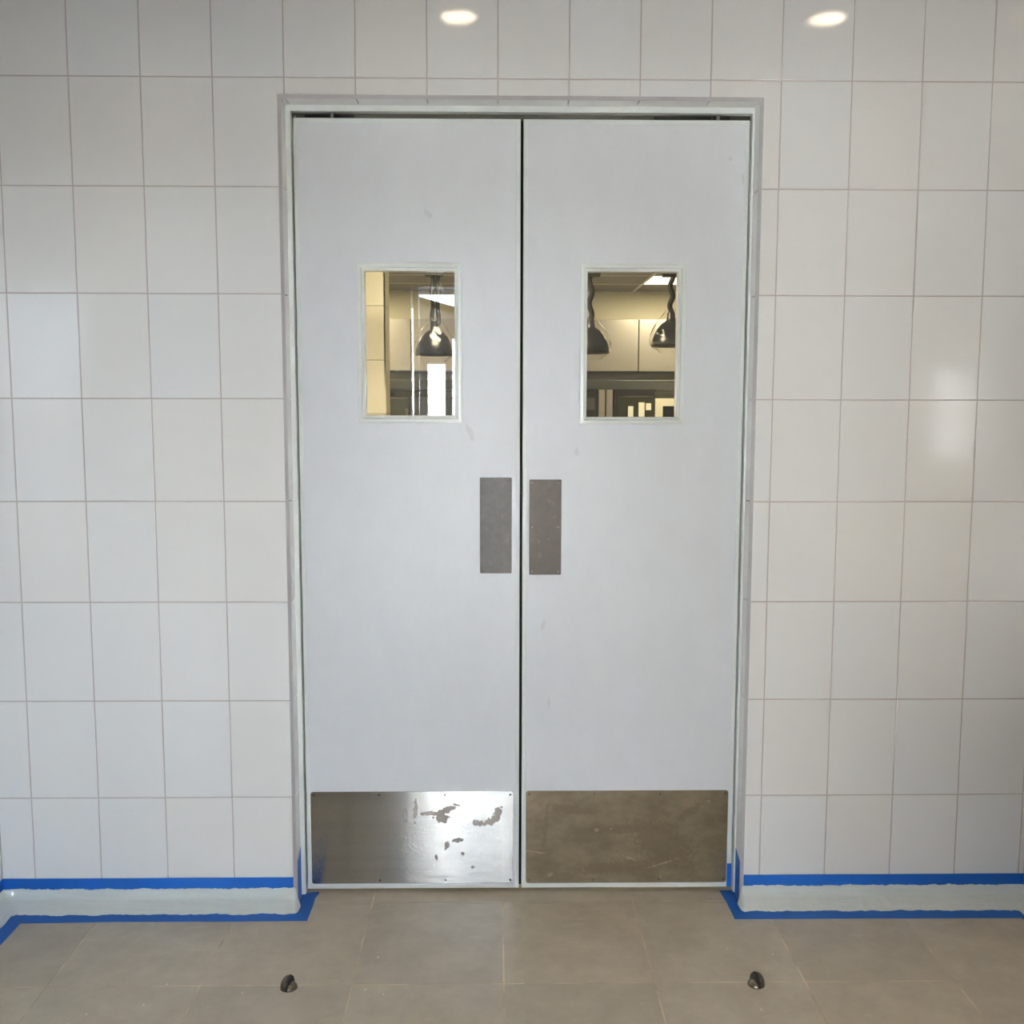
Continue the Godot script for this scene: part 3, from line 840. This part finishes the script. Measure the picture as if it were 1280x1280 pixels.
func heat_lamp(at: Vector3, low: float, label: String, sd: float, twin: bool) -> void:
	var o := base("heat_lamp", at)
	tag(o, label, "heat lamp", "heat lamps over the kitchen pass")
	var y0 := low - at.y
	bev("mount_plate", Vector3(-0.046, -0.026, -0.03), Vector3(0.046, 0.0, 0.03), M.cord_black, o, 0.002)
	var xs := [-0.010, 0.019] if twin else [0.0]
	for x in xs:
		var path := []
		for k in 25:
			var t := k / 24.0
			path.append(Vector3(x + (0.007 if not twin else 0.003) * sin(t * 13.0 + sd + x * 90.0), lerpf(-0.02, y0 + 0.185, t), 0.004 * cos(t * 11.0 + sd)))
		mi("cord", tube(path, 0.0135 if not twin else 0.011), M.cord_black, o)
	mi("collar", lathe([[0.016, y0 + 0.205], [0.019, y0 + 0.20], [0.022, y0 + 0.17], [0.030, y0 + 0.155]], 16), M.lamp_black, o)
	var pr := [[0.094, y0 + 0.03], [0.099, y0 + 0.028], [0.1, y0 + 0.034], [0.097, y0 + 0.055], [0.088, y0 + 0.085], [0.070, y0 + 0.12], [0.048, y0 + 0.145], [0.030, y0 + 0.157], [0.020, y0 + 0.165]]
	mi("shade", lathe(pr, 28), M.lamp_black, o)
	var film := []
	for k in 15:
		var t := k / 14.0
		var r := lerpf(0.055, 0.106, smoothstep(0.0, 0.22, t)) if t < 0.3 else lerpf(0.106, 0.02, pow((t - 0.3) / 0.7, 1.7))
		film.append([r, y0 - 0.005 + t * 0.225])
	mi("plastic_film", lathe(film, 40, 0.16, sd), M.wrap_film, o)

# ---------------------------------------------------------------- lamps
func ceiling_lights() -> void:
	for q in [[-0.217, 1.04, "round recessed downlight between the double doors and the ceiling middle"], [1.185, 1.04, "round recessed downlight in the corner of the door wall and right tiled wall"], [-0.217, 2.7, "round recessed downlight before the glass entrance"], [1.185, 2.7, "round recessed downlight beside the right tiled wall, nearer the entrance"]]:
		var o := base("downlight", Vector3(q[0], H, q[1]))
		tag(o, q[2], "downlight", "recessed lobby downlights")
		mi("rim", lathe([[0.066, -0.004], [0.072, -0.006], [0.080, -0.004], [0.082, 0.0]], 32), M.appliance_white, o)
		mi("light_lens", lathe([[0.0, -0.003], [0.03, -0.003], [0.066, -0.003], [0.066, 0.0]], 32), M.downlight_glow, o)
		var l := SpotLight3D.new()
		l.name = "downlight_beam"
		l.light_color = Color(1.0, 0.9, 0.76)
		l.light_energy = 0.15
		l.light_size = 0.06
		l.spot_angle = 46.0
		l.spot_angle_attenuation = 0.8
		l.spot_range = 12.0
		l.shadow_enabled = true
		l.rotation.x = -PI / 2
		l.position = Vector3(0, -0.02, 0)
		o.add_child(l)
	var where := ["beyond the heat lamps, over the oven", "over the fridge", "past the far side of the tiled pier", "just inside the swing doors"]
	for i in 4:
		var q: Vector3 = kitchen_light_spots()[i]
		var o := base("panel_light", q)
		tag(o, "square white ceiling light panel " + where[i], "ceiling light", "kitchen ceiling light panels")
		mi("light_diffuser", boxes([[Vector3(-0.285, 0.002, -0.285), Vector3(0.285, 0.015, 0.285)]]), M.panel_glow, o)
		var l := AreaLight3D.new()
		l.name = "panel_glow_light"
		l.light_color = Color(1.0, 0.93, 0.76)
		l.light_energy = 0.86
		l.area_size = Vector2(0.57, 0.57)
		l.area_range = 14.0
		l.shadow_enabled = true
		l.rotation.x = -PI / 2
		l.position = Vector3(0, -0.004, 0)
		o.add_child(l)

# ---------------------------------------------------------------- outside the lobby, from the reflections, plus parts added to shape the light
func outdoors() -> void:
	var g := mi("outdoor_ground", boxes([[Vector3(-40, -0.3, -40), Vector3(40, -0.16, 40)]]), M.paving)
	tag(g, "pale paved ground outside the lobby", "ground", "", "structure")
	var b := base("outdoor_building", Vector3(0, -0.16, 11.0))
	tag(b, "grey building with a sloping roof across from the glass entrance", "building")
	var poly := PackedVector2Array([Vector2(-9, 0), Vector2(2.6, 0), Vector2(2.6, 2.112), Vector2(-9, 5.36)])
	mi("wall", prism(poly, 0.0, 6.0), M.render_wall, b)
	var roof := PackedVector2Array([Vector2(-9.2, 5.32), Vector2(2.8, 1.96), Vector2(2.8, 2.06), Vector2(-9.2, 5.42)])
	mi("roof", prism(roof, -0.1, 6.3), M.roof_sheet, b)
	for q in [[-3.4, -1.5, 2.2, 1.0], [0.3, 2.2, 2.0, 1.0], [-1.32, -1.18, 3.0, 0.0], [-1.02, -0.78, 2.25, 0.0], [-0.68, -0.54, 2.6, 0.0], [-0.22, -0.02, 2.5, 0.0]]:  # wide panels are unseen reflectors added to light the walls; narrow ones match reflections
		mi("added_white_panel", boxes([[Vector3(q[0], q[3], -0.03), Vector3(q[1], q[2], 0.0)]]), M.white_render, b)
	var c := mi("added_canopy", boxes([[Vector3(-2.0, 2.57, Z_B + 0.2), Vector3(2.2, 2.7, Z_B + 3.3)]]), M.render_wall)  # unseen slab added to cut the sky light reaching the doors
	tag(c, "unseen flat canopy added over the entrance to block sky light", "canopy", "", "structure")

# ---------------------------------------------------------------- small things on the floor
func half_dome(r: float, h: float, x_from: float, x_to: float) -> ArrayMesh:
	# the slice of a dome between two planes across x, closed at both cuts
	var st := begin()
	var nx := 9
	var na := 14
	var rows := []
	for i in nx:
		var x := lerpf(x_from, x_to, i / float(nx - 1))
		var s := sqrt(maxf(0.0, 1.0 - pow(x / r, 2)))
		var row := []
		for k in na + 1:
			var a := PI * k / na
			row.append(Vector3(x, h * s * sin(a), -r * s * cos(a)))
		rows.append(row)
	for i in nx - 1:
		for k in na:
			var q := [rows[i][k], rows[i][k + 1], rows[i + 1][k + 1], rows[i + 1][k]]
			var nn := []
			for v in q:
				nn.append(Vector3(v.x / (r * r), maxf(v.y, 0.0) / (h * h), v.z / (r * r)).normalized())
			var f: Vector3 = (q[1] - q[0]).cross(q[2] - q[0])
			if f.dot(nn[1]) >= 0:
				quad(st, q[0], q[1], q[2], q[3], nn[0], nn[1], nn[2], nn[3])
			else:
				quad(st, q[0], q[3], q[2], q[1], nn[0], nn[3], nn[2], nn[1])
	for e in [0, nx - 1]:
		var nx3 := Vector3(-1 if e == 0 else 1, 0, 0)
		for k in range(1, na):
			var t := [rows[e][0], rows[e][k], rows[e][k + 1]]
			if (t[1] - t[0]).cross(t[2] - t[0]).dot(nx3) < 0:
				t = [t[0], t[2], t[1]]
			tri(st, t, [nx3, nx3, nx3], [Vector2.ZERO, Vector2.ZERO, Vector2.ZERO])
	return st.commit()

func door_stops() -> void:
	mat("stop_metal", Color(0.47, 0.44, 0.40), 0.25, 0.9)
	for s in [-1, 1]:
		var o := base("door_stop", Vector3(-0.624 if s < 0 else 0.617, 0, 0.446))
		tag(o, "small metal dome door stop on the floor before the %s door" % ("shiny-plated" if s < 0 else "brown-plated"), "door stop", "dome door stops")
		o.rotation.y = 0.0 if s < 0 else PI + 0.35
		if s < 0: o.rotation.y = -0.28
		mi("dome", half_dome(0.022, 0.034, -0.0219, 0.002), M.stop_metal, o)
		mi("rubber_pad", half_dome(0.0225, 0.036, 0.002, 0.0075), M.rubber, o)
		mi("foot", half_dome(0.0235, 0.017, 0.0075, 0.0234), M.stop_metal, o)

func crumbs() -> void:
	var spots := [Vector2(-0.95, 0.428), Vector2(-0.74, 0.47), Vector2(-0.42, 0.46), Vector2(-0.405, 0.30), Vector2(-0.37, 0.48), Vector2(-1.11, 0.56), Vector2(-0.98, 0.52), Vector2(-1.14, 0.60), Vector2(0.60, 0.56), Vector2(0.58, 0.27), Vector2(0.70, 0.30)]
	var m := lathe([[0.0, 0.0], [0.9, 0.05], [1.0, 0.4], [0.6, 0.75], [0.0, 0.85]], 7, 0.5, 4.0)
	for p in spots:
		var o := mi("plaster_crumb", m, M.crumb, self, Vector3(p.x, 0, p.y))
		var r := rng.randf_range(0.0016, 0.0032)
		o.scale = Vector3(r, r, r)
		o.rotation.y = rng.randf() * TAU
		tag(o, "tiny white plaster crumb lying on the floor tiles", "crumb", "white plaster crumbs on the floor")
